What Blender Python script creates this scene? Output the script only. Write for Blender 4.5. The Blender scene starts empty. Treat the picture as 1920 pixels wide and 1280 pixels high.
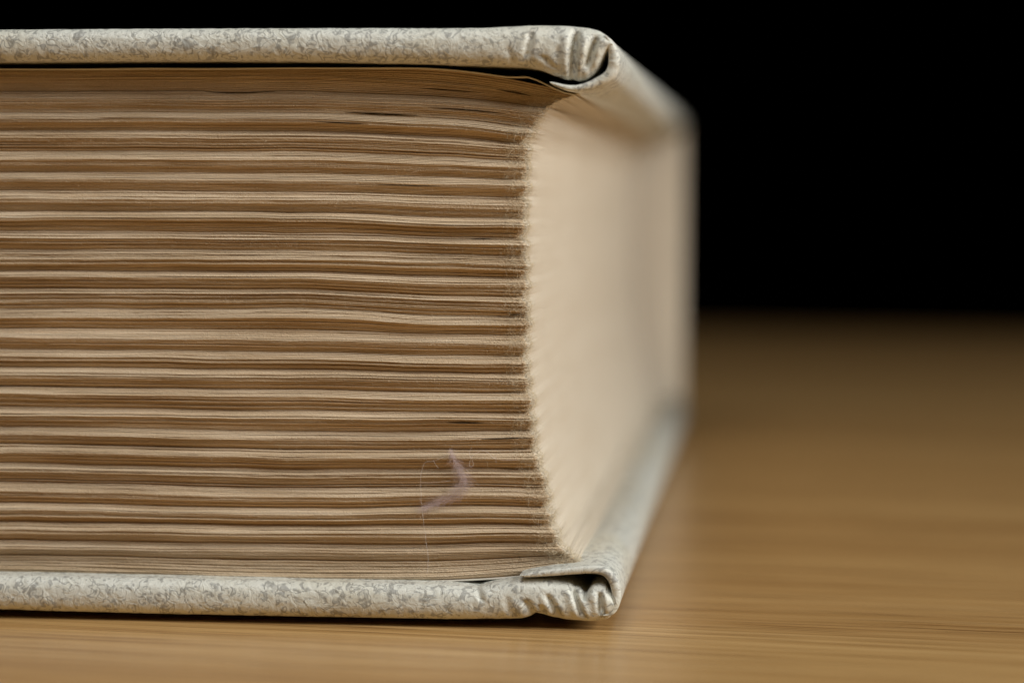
import bpy, math, random
import numpy as np
from mathutils import Matrix, Vector

rng = np.random.default_rng(7)
random.seed(7)
scene = bpy.context.scene
COL = scene.collection
MM = 0.001

# ------------------------------------------------------------------ camera
# World: x runs along the tail edge of the book (right = +), y into depth, z up.
F = 4700.0                       # focal length in photograph pixels (1920 wide)
CX, CY = 960.0, 640.0
ay = np.array([470.0, 263.0, 4700.0]); ay /= np.linalg.norm(ay)     # world +y in camera axes (right, up, forward)
ax = np.array([47560.0, -435.0, -4700.0])
ax -= ay * ax.dot(ay); ax /= np.linalg.norm(ax)                     # world +x
az = np.cross(ay, ax); az = az if az[1] > 0 else -az                # world +z
R_wc = np.stack([ax, ay, az], axis=1)                               # world -> camera (right, up, forward)


def px_dir(px, py):
    px = np.asarray(px, float); py = np.asarray(py, float)
    d = np.stack([(px - CX) / F, -(py - CY) / F, np.ones_like(px)], axis=-1)
    return d @ R_wc                                                  # camera -> world


REF = np.array([0.0, -0.0024, 0.0008])
CAM = REF - px_dir(1130, 1163) * 0.200                               # 200 mm along the lens axis


def W(px, py, yp):
    """World x, z of a photograph pixel on the plane y = yp."""
    d = px_dir(px, py)
    t = (yp - CAM[1]) / d[..., 1]
    return CAM[0] + d[..., 0] * t, CAM[2] + d[..., 2] * t


cam_data = bpy.data.cameras.new("camera")
cam = bpy.data.objects.new("camera", cam_data)
COL.objects.link(cam)
right, up, fwd = np.array([1.0, 0, 0]) @ R_wc, np.array([0, 1.0, 0]) @ R_wc, np.array([0, 0, 1.0]) @ R_wc
cam.matrix_world = Matrix(((right[0], up[0], -fwd[0], CAM[0]),
                           (right[1], up[1], -fwd[1], CAM[1]),
                           (right[2], up[2], -fwd[2], CAM[2]),
                           (0, 0, 0, 1)))
cam_data.sensor_width = 36.0
cam_data.lens = 36.0 * F / 1920.0
cam_data.clip_start = 0.005
cam_data.clip_end = 50.0
cam_data.dof.use_dof = True
cam_data.dof.focus_distance = 0.2015
cam_data.dof.aperture_fstop = 15.0
cam_data.dof.aperture_blades = 0
scene.camera = cam

# ------------------------------------------------------------------ world, lamps, exposure
world = bpy.data.worlds.new("World")
scene.world = world
world.use_nodes = True
bg = world.node_tree.nodes["Background"]
bg.inputs[0].default_value = (0.9, 0.95, 1.0, 1)
bg.inputs[1].default_value = 0.0


def area_lamp(name, loc, target, sx, sy, watts, colour):
    ld = bpy.data.lights.new(name, 'AREA')
    ld.shape = 'RECTANGLE'; ld.size = sx; ld.size_y = sy
    ld.energy = watts; ld.color = colour
    ld.spread = math.radians(140)
    o = bpy.data.objects.new(name, ld)
    COL.objects.link(o)
    o.location = loc
    o.rotation_euler = (Vector(target) - Vector(loc)).to_track_quat('-Z', 'Y').to_euler()
    return o


area_lamp("window_light", (0.46, -0.15, 0.25), (0.0, -0.10, 0.0), 0.26, 0.26, 1.92, (1.0, 0.99, 0.955))
area_lamp("fill_light", (-0.04, -0.30, 0.54), (0.0, -0.16, 0.0), 0.30, 0.30, 1.10, (1.0, 0.99, 0.955))  # added fill for the page ends, in place of general room light

scene.view_settings.view_transform = 'Standard'
scene.view_settings.look = 'None'
scene.view_settings.exposure = 0.0
scene.view_settings.gamma = 1.0
scene.cycles.max_bounces = 8
scene.cycles.diffuse_bounces = 5
scene.cycles.use_denoising = True
scene.cycles.caustics_reflective = False
scene.cycles.caustics_refractive = False


# ------------------------------------------------------------------ helpers
def gauss_smooth(a, sig):
    if sig <= 0:
        return a
    n = int(sig * 3) + 1
    k = np.exp(-0.5 * (np.arange(-n, n + 1) / sig) ** 2); k /= k.sum()
    return np.convolve(np.pad(a, n, mode='edge'), k, mode='valid')


def noise1(x, scale, seed, rows=None):
    """Smooth noise in -1..1 over coordinate x; rows gives that many independent tracks."""
    g = np.random.default_rng(seed)
    x = np.asarray(x, float) / scale
    i0 = np.floor(x).astype(int); f = x - i0; f = f * f * (3 - 2 * f)
    lo = i0.min(); m = i0.max() - lo + 2
    if rows is None:
        v = g.uniform(-1, 1, m)
        return v[i0 - lo] * (1 - f) + v[i0 - lo + 1] * f
    v = g.uniform(-1, 1, (rows, m))
    r = np.arange(rows)[:, None]
    if x.ndim == 1:
        return v[:, i0 - lo] * (1 - f) + v[:, i0 - lo + 1] * f
    return v[r, i0 - lo] * (1 - f) + v[r, i0 - lo + 1] * f


def noise2(u, v, su, sv, seed):
    g = np.random.default_rng(seed)
    a = np.asarray(u) / su; b = np.asarray(v) / sv
    ia = np.floor(a).astype(int); ib = np.floor(b).astype(int)
    fa = a - ia; fb = b - ib
    fa = fa * fa * (3 - 2 * fa); fb = fb * fb * (3 - 2 * fb)
    ia -= ia.min(); ib -= ib.min()
    t = g.uniform(-1, 1, (ia.max() + 2, ib.max() + 2))
    return (t[ia, ib] * (1 - fa) * (1 - fb) + t[ia + 1, ib] * fa * (1 - fb)
            + t[ia, ib + 1] * (1 - fa) * fb + t[ia + 1, ib + 1] * fa * fb)


def smooth_path(pts, n=80, loops=3):
    p = np.asarray(pts, float)
    for _ in range(loops):
        q = 0.75 * p[:-1] + 0.25 * p[1:]
        r = 0.25 * p[:-1] + 0.75 * p[1:]
        p = np.concatenate([p[:1], np.stack([q, r], 1).reshape(-1, p.shape[1]), p[-1:]])
    d = np.r_[0, np.cumsum(np.linalg.norm(np.diff(p[:, :2], axis=0), axis=1))]
    s = np.linspace(0, d[-1], n)
    return np.stack([np.interp(s, d, p[:, k]) for k in range(p.shape[1])], 1)


def mesh_obj(name, verts, quads, mat, parent=None, smooth=True, tris=None):
    me = bpy.data.meshes.new(name)
    verts = np.ascontiguousarray(verts, dtype=np.float32).reshape(-1, 3)
    quads = np.asarray(quads, dtype=np.int32).reshape(-1, 4)
    nq = len(quads)
    loops = quads.ravel()
    starts = np.arange(nq, dtype=np.int32) * 4
    totals = np.full(nq, 4, dtype=np.int32)
    if tris is not None and len(tris):
        tris = np.asarray(tris, dtype=np.int32).reshape(-1, 3)
        starts = np.r_[starts, nq * 4 + np.arange(len(tris), dtype=np.int32) * 3]
        totals = np.r_[totals, np.full(len(tris), 3, dtype=np.int32)]
        loops = np.r_[loops, tris.ravel()]
    me.vertices.add(len(verts)); me.vertices.foreach_set("co", verts.ravel())
    me.loops.add(len(loops)); me.loops.foreach_set("vertex_index", loops.astype(np.int32))
    me.polygons.add(len(starts))
    me.polygons.foreach_set("loop_start", starts.astype(np.int32))
    me.polygons.foreach_set("loop_total", totals.astype(np.int32))
    me.polygons.foreach_set("use_smooth", np.full(len(starts), smooth, dtype=bool))
    me.update(calc_edges=True)
    me.validate()
    me.materials.append(mat)
    o = bpy.data.objects.new(name, me)
    COL.objects.link(o)
    if parent is not None:
        o.parent = parent
    return o


def grid_quads(nr, nc, wrap_c=False, wrap_r=False, base=0):
    r = np.arange(nr if wrap_r else nr - 1)
    c = np.arange(nc if wrap_c else nc - 1)
    R, C = np.meshgrid(r, c, indexing='ij')
    R2 = (R + 1) % nr; C2 = (C + 1) % nc
    return base + np.stack([R * nc + C, R * nc + C2, R2 * nc + C2, R2 * nc + C], -1).reshape(-1, 4)


def thing(name, label, cat, loc=(0, 0, 0)):
    o = bpy.data.objects.new(name, None)
    o.empty_display_size = 0.01
    COL.objects.link(o)
    o.location = loc
    o["label"] = label; o["category"] = cat
    return o


# ------------------------------------------------------------------ materials
def new_mat(name):
    m = bpy.data.materials.new(name)
    m.use_nodes = True
    nt = m.node_tree
    return m, nt, nt.nodes["Principled BSDF"]


def nd(nt, kind, **kw):
    n = nt.nodes.new(kind)
    for k, v in kw.items():
        if k.startswith("i_"):
            n.inputs[k[2:].replace("_", " ")].default_value = v
        else:
            setattr(n, k, v)
    return n


def ramp(nt, stops, interp='LINEAR'):
    n = nt.nodes.new("ShaderNodeValToRGB")
    n.color_ramp.interpolation = interp
    while len(n.color_ramp.elements) < len(stops):
        n.color_ramp.elements.new(0.5)
    for e, (p, c) in zip(n.color_ramp.elements, stops):
        e.position = p
        e.color = (c, c, c, 1) if isinstance(c, (int, float)) else (*c, 1)
    return n


def coords(nt, scale, rot=(0, 0, 0)):
    tc = nt.nodes.new("ShaderNodeTexCoord")
    mp = nt.nodes.new("ShaderNodeMapping")
    mp.inputs["Scale"].default_value = scale
    mp.inputs["Rotation"].default_value = rot
    nt.links.new(tc.outputs["Object"], mp.inputs["Vector"])
    return mp.outputs["Vector"]


def noise(nt, vec, scale, detail=3.0, rough=0.55, dist=0.0):
    n = nt.nodes.new("ShaderNodeTexNoise")
    n.inputs["Scale"].default_value = scale
    n.inputs["Detail"].default_value = detail
    n.inputs["Roughness"].default_value = rough
    n.inputs["Distortion"].default_value = dist
    nt.links.new(vec, n.inputs["Vector"])
    return n.outputs["Fac"]


def math_n(nt, op, a, b=None, c=None, clamp=False):
    n = nt.nodes.new("ShaderNodeMath"); n.operation = op; n.use_clamp = clamp
    for k, v in enumerate((a, b, c)):
        if v is None:
            continue
        if isinstance(v, (int, float)):
            n.inputs[k].default_value = v
        else:
            nt.links.new(v, n.inputs[k])
    return n.outputs[0]


def mix_c(nt, fac, a, b, mode='MIX'):
    n = nt.nodes.new("ShaderNodeMix"); n.data_type = 'RGBA'; n.blend_type = mode
    for key, v in ((0, fac), (6, a), (7, b)):
        if isinstance(v, (int, float)):
            n.inputs[key].default_value = v
        elif isinstance(v, tuple):
            n.inputs[key].default_value = (*v, 1)
        else:
            nt.links.new(v, n.inputs[key])
    return n.outputs[2]


def bump(nt, height, strength, dist, prev=None):
    n = nt.nodes.new("ShaderNodeBump")
    n.inputs["Strength"].default_value = strength
    n.inputs["Distance"].default_value = dist
    nt.links.new(height, n.inputs["Height"])
    if prev is not None:
        nt.links.new(prev, n.inputs["Normal"])
    return n.outputs["Normal"]


def paper_material(name, dark, mid, light, blot):
    m, nt, b = new_mat(name)
    L = nt.links
    streak = noise(nt, coords(nt, (90, 90, 9500)), 1.0, 2.0, 0.6)       # sheet to sheet tone
    wide = noise(nt, coords(nt, (60, 60, 420)), 1.0, 3.0, 0.6)
    grain = noise(nt, coords(nt, (9000, 9000, 9000)), 1.0, 3.0, 0.7)
    c1 = ramp(nt, [(0.22, dark), (0.42, mid), (0.75, light)])
    L.new(streak, c1.inputs[0])
    c2 = ramp(nt, [(0.3, (0.80, 0.75, 0.68)), (0.6, (1.0, 1.0, 1.0))])
    L.new(wide, c2.inputs[0])
    col = mix_c(nt, blot, c1.outputs[0], c2.outputs[0], 'MULTIPLY')
    c3 = ramp(nt, [(0.3, (0.84, 0.82, 0.78)), (0.62, (1.07, 1.07, 1.07))])
    L.new(grain, c3.inputs[0])
    col = mix_c(nt, 0.75, col, c3.outputs[0], 'MULTIPLY')
    L.new(col, b.inputs["Base Color"])
    b.inputs["Roughness"].default_value = 0.9
    b.inputs["Specular IOR Level"].default_value = 0.15
    nrm = bump(nt, grain, 0.8, 0.00008)
    L.new(nrm, b.inputs["Normal"])
    return m


def fibre_material(name, colour):
    m, nt, b = new_mat(name)
    n = noise(nt, coords(nt, (2500, 2500, 2500)), 1.0, 1.0)
    c = ramp(nt, [(0.3, tuple(x * 0.82 for x in colour)), (0.7, tuple(min(1, x * 1.1) for x in colour))])
    nt.links.new(n, c.inputs[0]); nt.links.new(c.outputs[0], b.inputs["Base Color"])
    b.inputs["Roughness"].default_value = 0.6
    b.inputs["Specular IOR Level"].default_value = 0.3
    return m


def cover_material():
    m, nt, b = new_mat("marbled_cover_cloth")
    L = nt.links
    v = coords(nt, (1000, 1000, 1000))                                   # millimetres
    n_a = noise(nt, v, 1.2, 1.2, 0.5, 1.0)
    n_b = noise(nt, v, 1.7, 1.0, 0.5, 1.0)
    mask = noise(nt, v, 0.9, 2.5, 0.6)
    line_a = math_n(nt, 'ABSOLUTE', math_n(nt, 'SUBTRACT', n_a, 0.5))
    line_b = math_n(nt, 'ABSOLUTE', math_n(nt, 'SUBTRACT', n_b, 0.52))
    ra = ramp(nt, [(0.0, 1.0), (0.035, 0.9), (0.08, 0.0)]); L.new(line_a, ra.inputs[0])
    rb = ramp(nt, [(0.0, 1.0), (0.03, 0.8), (0.07, 0.0)]); L.new(line_b, rb.inputs[0])
    mk = ramp(nt, [(0.46, 0.0), (0.53, 1.0)]); L.new(mask, mk.inputs[0])
    mk2 = ramp(nt, [(0.33, 1.0), (0.44, 0.0)]); L.new(mask, mk2.inputs[0])
    veins = math_n(nt, 'MAXIMUM', math_n(nt, 'MULTIPLY', ra.outputs[0], mk.outputs[0]),
                   math_n(nt, 'MULTIPLY', rb.outputs[0], mk2.outputs[0]))
    cloud = ramp(nt, [(0.50, 0.0), (0.75, 0.20)]); L.new(n_a, cloud.inputs[0])
    cl = math_n(nt, 'MULTIPLY', cloud.outputs[0], mk.outputs[0])
    base = mix_c(nt, cl, (0.645, 0.655, 0.595), (0.43, 0.44, 0.405))
    col = mix_c(nt, math_n(nt, 'MULTIPLY', veins, 0.64), base, (0.17, 0.17, 0.165))
    # yellowed wear, in patches of its own
    wear = noise(nt, v, 0.12, 3.0, 0.6)
    rw = ramp(nt, [(0.50, 0.0), (0.78, 0.5)]); L.new(wear, rw.inputs[0])
    col = mix_c(nt, rw.outputs[0], col, (0.88, 0.80, 0.64), 'MULTIPLY')
    L.new(col, b.inputs["Base Color"])
    b.inputs["Roughness"].default_value = 0.42
    b.inputs["Specular IOR Level"].default_value = 0.45
    h1 = noise(nt, v, 1.15, 3.0, 0.55, 1.4)
    h2 = noise(nt, v, 6.0, 2.0, 0.5)
    n1_ = bump(nt, h1, 0.55, 0.00022)
    n2_ = bump(nt, h2, 0.25, 0.00003, n1_)
    L.new(n2_, b.inputs["Normal"])
    return m


def wood_material():
    m, nt, b = new_mat("varnished_wood")
    L = nt.links
    rot = (0, 0, math.radians(7.5))
    vg = coords(nt, (10, 800, 40), rot)
    vf = coords(nt, (26, 1700, 100), rot)
    vb = coords(nt, (3.2, 45, 10), rot)
    g = noise(nt, vg, 1.0, 5.0, 0.62, 0.25)
    f = noise(nt, vf, 1.0, 3.0, 0.6)
    bb = noise(nt, vb, 1.0, 2.0, 0.5)
    c = ramp(nt, [(0.26, (0.36, 0.20, 0.070)), (0.42, (0.49, 0.295, 0.115)), (0.58, (0.58, 0.37, 0.158)), (0.76, (0.65, 0.44, 0.205))])
    L.new(g, c.inputs[0])
    cf = ramp(nt, [(0.33, (0.46, 0.36, 0.27)), (0.43, (0.90, 0.87, 0.82)), (0.60, (1.05, 1.05, 1.03))])
    L.new(f, cf.inputs[0])
    col = mix_c(nt, 0.95, c.outputs[0], cf.outputs[0], 'MULTIPLY')
    cb = ramp(nt, [(0.34, (0.80, 0.73, 0.66)), (0.6, (1.03, 1.02, 1.0))])
    L.new(bb, cb.inputs[0])
    col = mix_c(nt, 1.0, col, cb.outputs[0], 'MULTIPLY')
    pore = noise(nt, coords(nt, (55, 4600, 100), rot), 1.0, 1.5, 0.5)
    cp = ramp(nt, [(0.33, (0.36, 0.27, 0.20)), (0.42, (1.0, 1.0, 1.0))])
    L.new(pore, cp.inputs[0])
    col = mix_c(nt, 0.9, col, cp.outputs[0], 'MULTIPLY')
    L.new(col, b.inputs["Base Color"])
    b.inputs["Roughness"].default_value = 0.30
    b.inputs["Coat Weight"].default_value = 0.3
    b.inputs["Coat Roughness"].default_value = 0.24
    b.inputs["Specular IOR Level"].default_value = 0.5
    rr = ramp(nt, [(0.3, 0.38), (0.7, 0.25)]); L.new(f, rr.inputs[0]); L.new(rr.outputs[0], b.inputs["Roughness"])
    L.new(bump(nt, f, 0.10, 0.00012), b.inputs["Normal"])
    return m


PAPER = paper_material("aged_shaded_paper_tail_edge", (0.44, 0.305, 0.175), (0.635, 0.50, 0.345), (0.715, 0.595, 0.445), 1.0)  # yellowed edge, with shade between the leaves also put into its brown
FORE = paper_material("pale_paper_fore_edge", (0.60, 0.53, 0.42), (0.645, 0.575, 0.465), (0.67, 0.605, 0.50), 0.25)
COVER = cover_material()
WOOD = wood_material()
FIBRE = fibre_material("paper_fibre", (0.80, 0.70, 0.52))
LINT = fibre_material("lilac_lint", (0.70, 0.58, 0.59))
THREAD = fibre_material("pale_thread", (0.85, 0.80, 0.80))


def plain(name, colour, rough):
    m, nt, b = new_mat(name)
    n = noise(nt, coords(nt, (400, 400, 400)), 1.0, 3.0)
    c = ramp(nt, [(0.3, tuple(x * 0.9 for x in colour)), (0.7, colour)])
    nt.links.new(n, c.inputs[0]); nt.links.new(c.outputs[0], b.inputs["Base Color"])
    b.inputs["Roughness"].default_value = rough
    return m


CARD = plain("pale_card", (0.70, 0.63, 0.52), 0.8)
ENDPAPER = plain("endpaper", (0.66, 0.62, 0.54), 0.85)

# ------------------------------------------------------------------ table
def build_table():
    # slab with rounded long edge; far edge lies about 0.7 m from the lens
    a = math.radians(-7.5)
    prof = [(-0.45, 0.0), (0.470, 0.0), (0.4735, -0.0008), (0.4755, -0.003), (0.476, -0.006), (0.476, -0.022), (0.473, -0.026), (-0.45, -0.026)]
    xs = np.linspace(-0.9, 0.9, 13)
    V = np.array([[(x, y, z) for (y, z) in prof] for x in xs]).reshape(-1, 3)
    Q = grid_quads(len(xs), len(prof), wrap_c=True)
    n = len(prof)
    caps = []
    for b0 in (0, (len(xs) - 1) * n):
        caps += [(b0 + 0, b0 + 1, b0 + 6, b0 + 7), (b0 + 1, b0 + 2, b0 + 5, b0 + 6), (b0 + 2, b0 + 3, b0 + 4, b0 + 5)]
    o = mesh_obj("table", V, np.vstack([Q, np.array(caps)]), WOOD, smooth=False)
    o.rotation_euler = (0, 0, a)
    o["label"] = "varnished light brown wooden table with fine straight grain under the book"
    o["category"] = "table"
    return o


build_table()

# ------------------------------------------------------------------ the book
DEPTH = 0.167
book = thing("book", "thick old hardback book with pale marbled cover lying flat on the wooden table", "book")

# ridge of each signature: photograph rows at columns 100, 500, 800, 978 and at its fore-edge corner (column, row)
RIDGE = [
    (145, 144, 154, 174, 1040, 194), (185, 185, 192, 207, 1011, 216), (223, 223, 234, 250, 989, 254), (260, 260, 270, 280, 985, 281),
    (300, 300, 310, 315, 985, 315), (336, 339, 345, 348, 987, 348), (373, 375, 383, 387, 982, 387), (408, 409, 420, 422, 982, 422),
    (447, 449, 456, 461, 983, 461), (485, 486, 493, 498, 985, 498), (518, 521, 531, 534, 986, 534), (555, 556, 567, 573, 985, 573),
    (595, 593, 608, 608, 989, 608), (632, 637, 643, 645, 984, 645), (667, 673, 680, 682, 984, 682), (702, 706, 711, 713, 986, 713),
    (737, 744, 749, 750, 995, 750), (778, 784, 786, 787, 997, 787), (814, 823, 823, 819, 999, 818), (847, 856, 858, 858, 1003, 857),
    (883, 893, 893, 892, 1017, 894), (919, 930, 926, 926, 1026, 931), (955, 965, 959, 960, 1028, 963), (991, 998, 1000, 994, 1038, 997),
    (1026, 1033, 1035, 1029, 1054, 1031), (1067, 1080, 1082, 1071, 1084, 1051)]
TOP = (130, 128, 128, 151, 1082, 176)
BOT = (1074, 1086, 1088, 1079, 1106, 1056)
GX = np.arange(-2000, 1121, 4.0)


def curve(t, seed, wig=1.2):
    dd = t[2] - t[1]
    xs = [-2000, 100, 500, 600, 700, 790, 850, 978, max(t[4], 984)]
    ys = [t[0] - (0 if t[0] < 600 else 20), t[0], t[1], t[1] + 0.02 * dd, t[1] + 0.45 * dd, t[1] + 0.98 * dd, t[2] + 0.15 * (t[3] - t[2]), t[3], t[5]]
    y = gauss_smooth(np.interp(GX, xs, ys), 9)
    y = y + wig * noise1(GX, 140, seed) + 0.35 * wig * noise1(GX, 45, seed + 500)
    return y


ridge_c = [curve(t, 100 + k) for k, t in enumerate(RIDGE)]
ridge_x = [float(t[4]) for t in RIDGE]
top_c, bot_c = curve(TOP, 90, 0.5), curve(BOT, 91, 0.4)
NS = len(RIDGE)
groove_c, groove_x = [top_c], [float(TOP[4])]
g0 = np.random.default_rng(21)
for k in range(NS - 1):
    f = g0.uniform(0.50, 0.63)
    if k < 2:
        f = 0.68
    if k == NS - 2:
        f = 0.36
    groove_c.append(ridge_c[k] * (1 - f) + ridge_c[k + 1] * f + 0.8 * noise1(GX, 90, 700 + k))
    groove_x.append(0.5 * (ridge_x[k] + ridge_x[k + 1]) - g0.uniform(6, 13))
groove_c.append(bot_c); groove_x.append(float(BOT[4]))

FAR_X = gauss_smooth(np.array(ridge_x), 1.2)
FAR_X[0], FAR_X[-2:] = ridge_x[0], ridge_x[-2:]
# parameter along the sweep
PX_LEFT = -1950.0


NFAR, NNEAR, NARC = 9, 430, 7
fore_y = np.r_[np.linspace(0.00012, 0.006, 34), np.linspace(0.0066, 0.03, 16), np.linspace(0.036, DEPTH - 0.0002, 14)]
# openings between leaves: (signature, page fraction inside it, px x start, px x end, half-gap px, depth mm)
GAPS = [(1, 0.62, 800, 950, 1.8, 1.1), (1, 0.95, 640, 790, 1.8, 1.1), (0, 0.40, 930, 1000, 2.0, 1.2), (1, 0.02, 380, 520, 2.6, 1.4),
        (2, 0.55, 590, 690, 1.4, 0.8), (17, 0.60, 835, 910, 1.8, 1.2), (18, 0.45, 900, 1000, 1.6, 1.0), (0, 0.62, 780, 900, 1.4, 0.8),
        (11, 0.9, 950, 985, 1.5, 0.8), (20, 0.02, 930, 1000, 1.6, 1.0), (8, 0.12, 880, 925, 1.0, 0.6), (5, 0.5, 700, 830, 0.9, 0.6)]
front_surface = []           # (px x, world front y) samples of lips, for the fibres
corner_pts = []


def build_signature(k):
    gt, rc, gb = groove_c[k], ridge_c[k], groove_c[k + 1]
    xt, xr, xb = groove_x[k], ridge_x[k], groove_x[k + 1]
    g = np.random.default_rng(1000 + k)
    hL = float(np.mean(rc - gt)); hB = float(np.mean(gb - rc))
    nL = max(2, int(round(hL / 2.6))); nB = max(2 if k < NS - 1 else 1, int(round(hB / 2.6)))
    n = nL + nB
    tl = g.uniform(0.7, 1.3, nL); tb = g.uniform(0.7, 1.3, nB)
    eL = np.r_[0, np.cumsum(tl)] / tl.sum(); eB = np.r_[0, np.cumsum(tb)] / tb.sum()
    edges = np.r_[eL * 0.5, 0.5 + 0.5 * eB[1:]]                     # 0 top groove, .5 ridge, 1 bottom groove
    amp = g.uniform(0.46, 0.68) * (0.55 if k == 0 else 1.0)
    if k == NS - 1:
        amp *= 0.55
    nM = NFAR + NNEAR
    rows_e, rows_kind, rows_page = [], [], []
    for p in range(n):
        a, b_ = edges[p], edges[p + 1]
        d = b_ - a
        for q, kind in ((0.0, 0), (0.2, 1), (0.8, 1), (1.0, 0)):
            rows_e.append(a + d * q); rows_kind.append(kind); rows_page.append(p)
    e = np.array(rows_e); kind = np.array(rows_kind); page = np.array(rows_page)
    nr = len(e)
    # corner column of each row
    xc = np.where(e < 0.5, xt + (xr - xt) * (e / 0.5), xr + (xb - xr) * ((e - 0.5) / 0.5))
    xc = xc + (g.uniform(-2.2, 2.2, n))[page]
    t_near = np.linspace(0, 1, NNEAR)
    pxx = np.empty((nr, nM))
    pxx[:, :NFAR] = np.linspace(PX_LEFT, -60, NFAR, endpoint=False)[None, :]
    pxx[:, NFAR:] = -60 + (xc[:, None] + 60) * t_near[None, :]

    def ev(c):
        return np.interp(pxx.ravel(), GX, c).reshape(pxx.shape)
    yt, yr, yb = ev(gt), ev(rc), ev(gb)
    ee = e[:, None]
    pyy = np.where(ee < 0.5, yt + (yr - yt) * (ee / 0.5), yr + (yb - yr) * ((ee - 0.5) / 0.5))
    # wandering of single leaves inside the signature
    inner = np.sin(np.pi * np.clip(ee, 0, 1))
    lane = noise1(pxx[0], 180, 3000 + k, rows=n + 1)
    lane2 = noise1(pxx[0], 60, 4000 + k, rows=n + 1)
    bound = page + (np.arange(nr) % 4 >= 2)                         # boundary index of each row
    pyy = pyy + inner * (0.5 * lane + 0.22 * lane2)[bound]
    # protrusion (mm, towards the camera)
    u = np.clip(np.where(e < 0.5, e / 0.5, (1 - e) / 0.5), 0, 1)
    prof = np.where(e < 0.5, u ** 0.9, np.where(u > 0.88, 0.9 + 0.83 * (u - 0.88), u ** 0.8 * 0.997))
    prof = np.clip(prof, 0, 1)
    lo_wave = 1 + 0.22 * noise1(pxx[0], 330, 5000 + k)[None, :]
    out = amp * prof[:, None] * lo_wave
    if k == NS - 1:
        out = np.maximum(out, amp * 0.35)
    out = out - {0: 0.42, 1: 0.18}.get(k, 0.0)                       # the first gatherings sit a little deeper under the board
    pg_off = g.normal(0, 0.048, n)
    stick = g.random(n) < 0.10
    pg_off = pg_off + stick * g.uniform(0.06, 0.15, n)
    out = out + pg_off[page][:, None] + 0.035 * noise1(pxx[0], 110, 6000 + k, rows=n)[page] + 0.018 * noise1(pxx[0], 26, 6500 + k, rows=n)[page]
    fuzz = np.clip((pxx - (xc[:, None] - 95)) / 95, 0, 1) ** 1.5
    rough = g.normal(0, 1, pxx.shape)
    out = out + (0.008 + 0.014 * fuzz) * rough * (kind[:, None] == 1)
    pyy = pyy + (0.10 + 0.35 * fuzz) * g.normal(0, 1, pxx.shape) * (kind[:, None] == 1) * 0.5
    # joints between leaves
    dj = g.uniform(0.04, 0.13, n + 1)
    dj[g.random(n + 1) < 0.11] += 0.15
    dep = dj[bound][:, None] * (1 + 0.6 * noise1(pxx[0], 70, 7000 + k, rows=n + 1)[bound])
    out = np.where(kind[:, None] == 0, out - dep, out)
    for (sk, fr, xa, xb_, hg, dm) in GAPS:
        if sk != k:
            continue
        bi = int(round(fr * n))
        c_ = 0.5 * (xa + xb_); w_ = 0.5 * (xb_ - xa)
        bell = np.clip(1 - ((pxx - c_) / w_) ** 2, 0, 1)
        sel_g = ((bound == bi) & (kind == 0))[:, None]
        out = np.where(sel_g, out - 0.6 * dm * bell, out)
        above = ((page == bi - 1) & (np.arange(nr) % 4 >= 2))[:, None]
        below = ((page == bi) & (np.arange(nr) % 4 < 2))[:, None]
        pyy = np.where(above, pyy - 0.7 * hg * bell, pyy)
        pyy = np.where(below, pyy + 0.7 * hg * bell, pyy)
    # to world: traced on the plane y = 0
    X, Z = W(pxx, pyy, 0.0)
    Y = -out * MM
    # rounded corner, then the fore edge running back
    xcw = X[:, -1].copy(); zcw = Z[:, -1].copy()
    r = 0.00022
    fo = (amp * 0.22 * prof + pg_off[page] * 0.25)[:, None] * MM
    fo = np.where(kind[:, None] == 0, fo - 0.000015, fo)
    ang = np.linspace(0, np.pi / 2, NARC + 2)[1:-1]
    jit = 1 + 0.5 * g.normal(0, 1, (nr, NARC))
    AX = xcw[:, None] + r * np.sin(ang) * jit
    AY = Y[:, -1:] * np.cos(ang) + r * (1 - np.cos(ang)) * 1.0
    AZ = np.repeat(zcw[:, None], NARC, 1) + g.normal(0, 0.00002, (nr, NARC)) * (kind[:, None] == 1)
    fade = 0.15 + 0.85 * np.exp(-fore_y / 0.005)
    fr_noise = 0.000014 * noise1(fore_y, 0.004, 8000 + k, rows=n)[page]
    # the torn scallops of the corner level out into a smooth hollow fore edge
    x_far = np.interp(k + e - 0.5, np.arange(NS), FAR_X) if 0 < k < NS - 2 else xc
    settle = (x_far - xc)[:, None] * (0.2 / F) * (1 - np.exp(-fore_y / 0.0042))[None, :]
    FX = xcw[:, None] + r + settle + fo * fade[None, :] + fr_noise + g.normal(0, 0.00003, (nr, len(fore_y))) * np.exp(-fore_y / 0.0015)
    FY = np.repeat(fore_y[None, :], nr, 0)
    # leaves settle to level a little way in from the tail edge
    FZ = np.repeat(zcw[:, None], len(fore_y), 1)
    X = np.hstack([X, AX, FX]); Y = np.hstack([Y, AY, FY]); Z = np.hstack([Z, AZ, FZ])
    # head end and spine end, coarse
    hx = np.linspace(1, 0, 8)
    HX = X[:, :1] + (xcw[:, None] - X[:, :1]) * hx[None, :]
    HZ = Z[:, :1] + (zcw[:, None] - Z[:, :1]) * hx[None, :]
    HY = np.full_like(HX, DEPTH)
    X = np.hstack([X, HX]); Y = np.hstack([Y, HY]); Z = np.hstack([Z, HZ])
    nc = X.shape[1]
    V = np.stack([X, Y, Z], -1)
    Q = grid_quads(nr, nc, wrap_c=True)
    # close top and bottom with a strip: front samples fan to the head line
    nf = nM + NARC + len(fore_y)
    tri = []
    for row, flip in ((0, False), (nr - 1, True)):
        b0 = row * nc
        hub = b0 + nf + 7                                            # head end, spine side
        idx = np.arange(0, nf + 7)
        t_ = np.stack([b0 + idx, b0 + idx + 1, np.full_like(idx, hub)], -1)
        t_ = t_[(t_[:, 1] != hub)]
        tri.append(t_[:, ::-1] if flip else t_)
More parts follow.
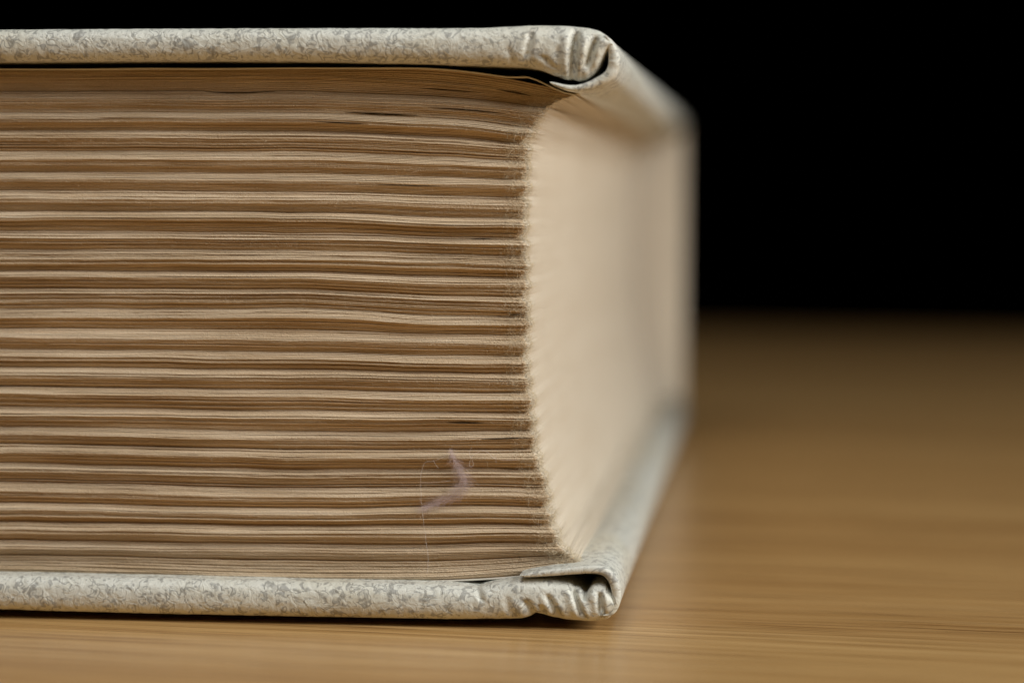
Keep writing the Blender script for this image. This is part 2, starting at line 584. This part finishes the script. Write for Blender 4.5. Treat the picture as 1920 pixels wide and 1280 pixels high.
    o = mesh_obj("signature", V, Q, PAPER, book, smooth=False, tris=np.vstack(tri))
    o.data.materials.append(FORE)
    colq = np.tile(np.arange(nc), nr - 1)                            # paler fore edge; tail edge has yellowing and painted-in shade
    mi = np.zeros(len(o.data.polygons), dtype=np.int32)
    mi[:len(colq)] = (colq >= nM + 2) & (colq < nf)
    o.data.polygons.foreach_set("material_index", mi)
    # remember where fibres may stand
    vis = slice(NFAR, nM)
    m_rows = np.where(kind == 1)[0]
    P = V[m_rows][:, vis].reshape(-1, 3)
    front_surface.append(P)
    C_ = V[m_rows][:, nM - 14:nM + NARC + 12]
    corner_pts.append(C_.reshape(-1, 3))
    return o


for k in range(NS):
    build_signature(k)


# ------------------------------------------------------------------ covers
def cover_board(name, top_px, bot_px, grooves, seed, parent, yfront=-0.0026, x_end=1140, er=40.0):
    """Cloth-covered board: a rounded bar whose upper and lower outline were traced at its front edge."""
    yp = yfront + 0.0009
    xs = np.r_[np.linspace(PX_LEFT - 60, -70, 10, endpoint=False), np.linspace(-70, x_end - er, 520, endpoint=False), x_end - er * (1 - np.sin(np.linspace(0, np.pi / 2, 70)))]
    tp = np.asarray(top_px, float); bp = np.asarray(bot_px, float)
    yt = np.interp(xs, tp[:, 0], tp[:, 1]); yb = np.interp(xs, bp[:, 0], bp[:, 1])
    yt[10:] = gauss_smooth(yt[10:], 2.5); yb[10:] = gauss_smooth(yb[10:], 2.5)
    end = xs > x_end - er
    s = np.sqrt(np.clip(1 - ((xs - (x_end - er)) / er) ** 2, 0, 1)); s = np.where(end, s, 1.0)
    mid = 0.5 * (yt + yb)
    yt = mid + (yt - mid) * np.maximum(s, 0.02); yb = mid + (yb - mid) * np.maximum(s, 0.02)
    X, ZT = W(xs, yt, yp); _, ZB = W(xs, yb, yp)
    na = 44
    ph = np.linspace(np.pi / 2, -np.pi / 2, na)                    # top -> front -> bottom
    rd = 0.00115
    ex = 2 / 2.2
    cz = np.sign(np.sin(ph)) * np.abs(np.sin(ph)) ** ex
    cy = np.abs(np.cos(ph)) ** ex
    H = 0.5 * (ZT - ZB); M = 0.5 * (ZT + ZB)
    Zf = M[:, None] + H[:, None] * cz[None, :]
    Yf = np.repeat((yfront + rd - rd * cy)[None, :], len(xs), 0)
    Xf = np.repeat(X[:, None], na, 1)
    # photograph row of every vertex, to lay the traced creases on the cloth
    PY = mid[:, None] - 0.5 * (yb - yt)[:, None] * cz[None, :]
    PX = np.repeat(xs[:, None], na, 1)
    D = np.zeros_like(PX)
    for (xa, ya, xb, yb_, wd, dm) in grooves:
        tt = (PY - ya) / (yb_ - ya)
        xl = xa + (xb - xa) * tt
        win = np.clip((tt + 0.25) / 0.35, 0, 1) * np.clip((1.25 - tt) / 0.35, 0, 1)
        win = win * win * (3 - 2 * win)
        g_ = np.exp(-((PX - xl) / wd) ** 2) - 0.22 * np.exp(-((PX - xl - 2.2 * wd) / (1.5 * wd)) ** 2) - 0.22 * np.exp(-((PX - xl + 2.2 * wd) / (1.5 * wd)) ** 2)
        D += dm * MM * win * g_
    near = np.clip((PX - 850) / 250, 0, 1)
    D += (0.00002 + 0.00003 * near) * noise2(PX, PY * 1.0, 34, 30, seed) + 0.00002 * noise2(PX, PY, 11, 9, seed + 1)
    wgt = cy[None, :]
    Yf = Yf + D * (0.25 + 0.75 * wgt)
    Zf = Zf - D * cz[None, :] * 0.6
    back = DEPTH + 0.0025
    Yb = np.array([back, 0.06, 0.012, 0.004])
    XT = np.repeat(X[:, None], 4, 1)
    ZTt = np.repeat(Zf[:, :1], 4, 1); ZBb = np.repeat(Zf[:, -1:], 4, 1)
    if ZB.mean() < 0.01:                                            # the lower board rests on the table at its far end
        ZBb = ZBb - np.array([0.00035, 0.0003, 0.00008, 0.0])[None, ::-1]
    Xa = np.hstack([XT, Xf, XT]); Ya = np.hstack([np.repeat(Yb[None], len(xs), 0), Yf, np.repeat(Yb[None, ::-1], len(xs), 0)])
    Za = np.hstack([ZTt, Zf, ZBb])
    V = np.stack([Xa, Ya, Za], -1)
    nc = V.shape[1]
    Q = grid_quads(len(xs), nc, wrap_c=True)
    return mesh_obj(name, V, Q, COVER, parent)


def strip(name, path, y0, y1, mat, parent, seed=0, wob=0.00003, cap=0.8):
    """A bent sheet of cloth: path = rows (x, z, thickness) of its outer line, drawn back from y0 to y1 with a rounded front edge."""
    p = np.asarray(path, float)
    tan = np.gradient(p[:, :2], axis=0)
    tan /= np.linalg.norm(tan, axis=1)[:, None] + 1e-12
    nrm = np.stack([tan[:, 1], -tan[:, 0]], 1)
    t = p[:, 2]
    na = 12
    ph = np.linspace(0, np.pi, na)
    ctr = p[:, :2] + nrm * (t / 2)[:, None]
    off = -np.cos(ph)
    Xc = ctr[:, 0:1] + nrm[:, 0:1] * (t / 2)[:, None] * off
    Zc = ctr[:, 1:2] + nrm[:, 1:2] * (t / 2)[:, None] * off
    s = np.arange(len(p))
    w = wob * noise1(s, 5.0, seed + 40)
    Yc = y0 + (t / 2)[:, None] * cap * (1 - np.sin(ph))[None, :] + w[:, None]
    yb = np.array([y1, 0.10, 0.06, 0.02, 0.006, 0.002])
    def side(col):
        return np.repeat(Xc[:, [col]], len(yb), 1), np.repeat(Zc[:, [col]], len(yb), 1)
    XA, ZA = side(0); XB, ZB = side(-1)
    dz = 0.00006 * noise1(s, 6.0, seed + 41, rows=len(yb)).T
    X = np.hstack([XA, Xc, XB]); Z = np.hstack([ZA + dz, Zc, ZB + dz[:, ::-1]])
    Y = np.hstack([np.repeat(yb[None], len(p), 0), Yc, np.repeat(yb[None, ::-1], len(p), 0)])
    V = np.stack([X, Y, Z], -1)
    return mesh_obj(name, V, grid_quads(len(p), V.shape[1], wrap_c=True), mat, parent)


def px_path(pts, yp, n=90):
    q = smooth_path([(a, b, c) for a, b, c in pts], n)
    x, z = W(q[:, 0], q[:, 1], yp)
    return np.stack([x, z, q[:, 2] * (0.2 / F)], 1)


YF = -0.0031
top_board = cover_board(
    "front_cover",
    [(-2100, 60), (0, 56), (300, 54), (600, 53), (900, 53), (945, 50.5), (1000, 48.5), (1060, 48.5), (1100, 52), (1125, 59), (1140, 69), (1151, 81)],
    [(-2100, 118), (0, 116), (200, 115), (400, 114), (600, 115), (800, 119), (900, 123), (980, 126), (1012, 130), (1040, 142), (1065, 150), (1085, 153), (1104, 149), (1119, 139), (1129, 122), (1133, 104), (1140, 94), (1151, 88)],
    [(997, 65, 990, 106, 6, 0.26), (1080, 68, 1076, 142, 7, 0.8), (1116, 76, 1103, 124, 6, 0.66), (1020, 108, 1040, 128, 7, 0.18), (1048, 95, 1052, 140, 6, 0.14), (955, 92, 962, 118, 6, 0.10),
     (1094, 112, 1092, 148, 5, 0.14)],
    11, book, YF, 1151, 5.0)
strip("turn_in", px_path([(1136, 66, 2), (1144, 73, 7), (1156, 88, 18), (1163, 106, 22), (1162, 128, 22), (1150, 149, 20), (1122, 163, 17), (1088, 172, 12), (1060, 170, 10), (1038, 161, 7), (1030, 155, 2)], YF),
      YF + 0.0001, DEPTH + 0.0025, COVER, top_board, 3)

bot_board = cover_board(
    "back_cover",
    [(-2100, 1050), (0, 1077), (300, 1083), (600, 1090), (840, 1095), (895, 1101), (915, 1095), (945, 1088), (985, 1084), (1035, 1086), (1070, 1092), (1088, 1103), (1096, 1112), (1105, 1100), (1120, 1090), (1132, 1092), (1142, 1104)],
    [(-2100, 1100), (0, 1142), (300, 1150), (600, 1156), (850, 1160), (935, 1160), (980, 1159), (1000, 1153), (1015, 1148), (1030, 1153), (1050, 1159), (1085, 1163), (1115, 1164), (1140, 1160)],
    [(1126, 1112, 1129, 1144, 5, 0.5), (1076, 1103, 1092, 1148, 5, 0.5), (1031, 1116, 1048, 1152, 6, 0.38), (988, 1124, 1002, 1150, 8, 0.34), (1016, 1132, 1020, 1146, 6, 0.2), (898, 1102, 906, 1122, 5, 0.14),
     (1100, 1096, 1096, 1120, 5, 0.3), (952, 1118, 958, 1146, 6, 0.10)],
    31, book, YF, 1152, 16.0)
strip("turn_in", px_path([(974, 1078, 2), (984, 1075, 8), (1035, 1067, 13), (1075, 1063, 14), (1108, 1060, 15), (1136, 1063, 16), (1155, 1078, 18), (1164, 1102, 18), (1164, 1126, 17), (1159, 1142, 15), (1151, 1152, 12), (1140, 1156, 6), (1130, 1154, 1)], YF),
      YF + 0.0001, DEPTH + 0.0025, COVER, bot_board, 5)

ex_ = np.linspace(-1950, 960, 60)
ep = [(x, float(np.interp(x, GX, top_c)) - 1.0 - 2.5 * max(0, (x - 700) / 260), 3) for x in ex_] + [(985, 141, 3), (1010, 150, 3), (1035, 163, 3), (1060, 174, 3), (1078, 177, 2)]
strip("endpaper", px_path(ep, -0.0002, 160), -0.0002, DEPTH - 0.001, ENDPAPER, book, 9, 0.00008)
ep = [(x, float(np.interp(x, GX, bot_c)) + 0.3, 3) for x in np.linspace(-1950, 1000, 60)] + [(1040, 1066, 3), (1075, 1060, 3), (1108, 1055, 2)]
strip("endpaper", px_path(ep, -0.0002, 160), -0.0004, DEPTH - 0.001, ENDPAPER, book, 13, 0.00005)

# spine: rounded cloth back, out of the frame on the left
xl, zt = W(PX_LEFT - 60, 60, -0.001); _, zb = W(PX_LEFT - 60, 1098, -0.001)
sp = [(xl + 0.004, zt + 0.0002, 0.0012)] + [(xl - 0.008 * math.sin(a), (zt + zb) / 2 + (zt - zb) / 2 * math.cos(a), 0.0016) for a in np.linspace(0.15, math.pi - 0.15, 24)] + [(xl + 0.004, max(zb, 0.0004), 0.0012)]
strip("spine", np.array(sp)[::-1], YF, DEPTH + 0.0025, COVER, book, 7)


# ------------------------------------------------------------------ fibres
def fibres(name, base, direc, length, radius, curl, mat, parent, seed, segs=3):
    g = np.random.default_rng(seed)
    n = len(base)
    d = direc / (np.linalg.norm(direc, axis=1)[:, None] + 1e-9)
    pts = [base]
    for s in range(segs):
        d = d + curl * g.normal(0, 1, (n, 3)); d /= np.linalg.norm(d, axis=1)[:, None]
        pts.append(pts[-1] + d * (length / segs)[:, None])
    P = np.stack(pts, 1)                                             # n, segs+1, 3
    a = g.normal(0, 1, (n, 3)); a = np.cross(a, d); a /= np.linalg.norm(a, axis=1)[:, None] + 1e-9
    b = np.cross(d, a)
    tap = np.linspace(1, 0.45, segs + 1)
    V = np.empty((n, segs + 1, 3, 3))
    for q in range(3):
        th = 2 * math.pi * q / 3
        V[:, :, q] = P + (a * math.cos(th) + b * math.sin(th))[:, None, :] * (radius[:, None] * tap[None, :])[:, :, None]
    q0 = grid_quads(segs + 1, 3, wrap_c=True)
    Q = (q0[None] + (np.arange(n) * (segs + 1) * 3)[:, None, None]).reshape(-1, 4)
    return mesh_obj(name, V.reshape(-1, 3), Q, mat, parent)


FS = np.vstack(front_surface); CP = np.vstack(corner_pts)
gf = np.random.default_rng(77)
n1 = 12000
i1 = gf.integers(0, len(FS), n1)
d1 = gf.normal(0, 0.55, (n1, 3)) + np.array([0.0, -0.55, 0.0])
right_w = np.clip((FS[i1][:, 0] + 0.04) / 0.035, 0.25, 1.0)
n2 = 26000
i2 = gf.integers(0, len(CP), n2)
d2 = gf.normal(0, 0.6, (n2, 3)) + np.array([0.55, -0.25, 0.0])
fb = fibres("paper_fuzz", np.vstack([FS[i1], CP[i2]]), np.vstack([d1, d2]),
            np.r_[gf.gamma(2.0, 0.00007, n1) * (0.5 + right_w), gf.gamma(2.2, 0.00011, n2)],
            np.r_[gf.uniform(0.000005, 0.000010, n1), gf.uniform(0.000006, 0.000011, n2)], 0.35, FIBRE, book, 78)
fb["kind"] = "stuff"


# ------------------------------------------------------------------ lint on the page edges
def tube_mesh(paths, radius, sides=5):
    Vs, Qs, base = [], [], 0
    for p in paths:
        p = np.asarray(p, float)
        tan = np.gradient(p, axis=0); tan /= np.linalg.norm(tan, axis=1)[:, None] + 1e-12
        a = np.cross(tan, np.array([0.1, 1.0, 0.2])); a /= np.linalg.norm(a, axis=1)[:, None] + 1e-12
        b = np.cross(tan, a)
        th = np.linspace(0, 2 * np.pi, sides, endpoint=False)
        V = p[:, None, :] + radius * (a[:, None, :] * np.cos(th)[None, :, None] + b[:, None, :] * np.sin(th)[None, :, None])
        Vs.append(V.reshape(-1, 3)); Qs.append(grid_quads(len(p), sides, wrap_c=True, base=base)); base += len(p) * sides
    return np.vstack(Vs), np.vstack(Qs)


def thread_path(pts, yp, n=70, seed=0, wob=0.00004):
    q = smooth_path(np.array(pts, float), n)
    x, z = W(q[:, 0], q[:, 1], yp)
    s = np.arange(n)
    return np.stack([x + wob * noise1(s, 6, seed), yp + 2 * wob * noise1(s, 8, seed + 1), z + wob * noise1(s, 6, seed + 2)], 1)


YL = -0.00075
lint = thing("lint_tuft", "wispy lilac tuft of lint curled on the lower page edges near the corner", "lint", (0, 0, 0))
spine_px = smooth_path([(843, 843, 3), (852, 862, 5), (864, 885, 8), (871, 900, 10), (868, 915, 10), (852, 927, 8), (830, 938, 6), (808, 948, 4.5), (792, 955, 3)], 60)
gl = np.random.default_rng(5)
nl = 1200
ii = gl.integers(0, 58, nl)
jx = gl.normal(0, 0.8, nl) * spine_px[ii, 2]; jy = gl.normal(0, 0.7, nl) * spine_px[ii, 2]
lx, lz = W(spine_px[ii, 0] + jx, spine_px[ii, 1] + jy, YL)
tx, tz = W(spine_px[ii + 1, 0], spine_px[ii + 1, 1], YL); bx_, bz_ = W(spine_px[ii, 0], spine_px[ii, 1], YL)
dl = np.stack([tx - bx_, np.zeros(nl), tz - bz_], 1); dl /= np.linalg.norm(dl, axis=1)[:, None]
fibres("fluff", np.stack([lx, YL + gl.normal(0, 0.00008, nl), lz], 1), dl + gl.normal(0, 0.30, (nl, 3)), gl.uniform(0.0004, 0.0012, nl), np.full(nl, 0.0000034), 0.22, LINT, lint, 6, segs=5)["kind"] = "stuff"
V, Q = tube_mesh([thread_path([(885, 838), (880, 850), (884, 862), (888, 872), (884, 876), (879, 874), (880, 862), (890, 850), (902, 845)], YL, 60, 60),
                  thread_path([(902, 845), (912, 845), (919, 851), (924, 858), (930, 861), (945, 863), (972, 862)], YL, 50, 70, 0.00001),
                  thread_path([(929, 856), (930, 862), (930, 868)], YL, 8, 75, 0.0)], 0.0000085)
mesh_obj("curl", V, Q, THREAD, lint)

V, Q = tube_mesh([thread_path([(835, 855), (825, 861), (808, 865), (796, 866), (791, 880), (788, 900), (789, 925), (792, 955), (795, 985), (799, 1015), (803, 1045), (801, 1075)], YL, 120, 80),
                  thread_path([(812, 862), (817, 871), (822, 877)], YL, 10, 90),
                  thread_path([(790, 905), (815, 904), (845, 902)], YL, 20, 95)], 0.0000075)
th = mesh_obj("lint_thread", V, Q, THREAD)
th["label"] = "single fine white thread hanging down over the lower page edges"
th["category"] = "thread"

# ------------------------------------------------------------------ pale board behind the far end of the book
xr, _ = W(1158, 600, YF)
bx0, bx1, bz1 = -0.10, float(xr) - 0.0002, 0.0462
prof = [(bx0, 0.0003), (bx1 - 0.001, 0.0003), (bx1, 0.0013), (bx1, bz1 - 0.001), (bx1 - 0.001, bz1), (bx0, bz1)]
y0, y1 = DEPTH + 0.0032, DEPTH + 0.0062
V = np.array([[(x, y, z) for x, z in prof] for y in (y0, y1)]).reshape(-1, 3)
Q = grid_quads(2, 6, wrap_c=True)
cap = np.array([(0, 1, 4, 5), (1, 2, 3, 4), (6 + 5, 6 + 4, 6 + 1, 6 + 0), (6 + 4, 6 + 3, 6 + 2, 6 + 1)])
bd = mesh_obj("card", V, np.vstack([Q, cap]), CARD, smooth=False)
bd["label"] = "blurred pale card standing upright against the far end of the book"
bd["category"] = "card"
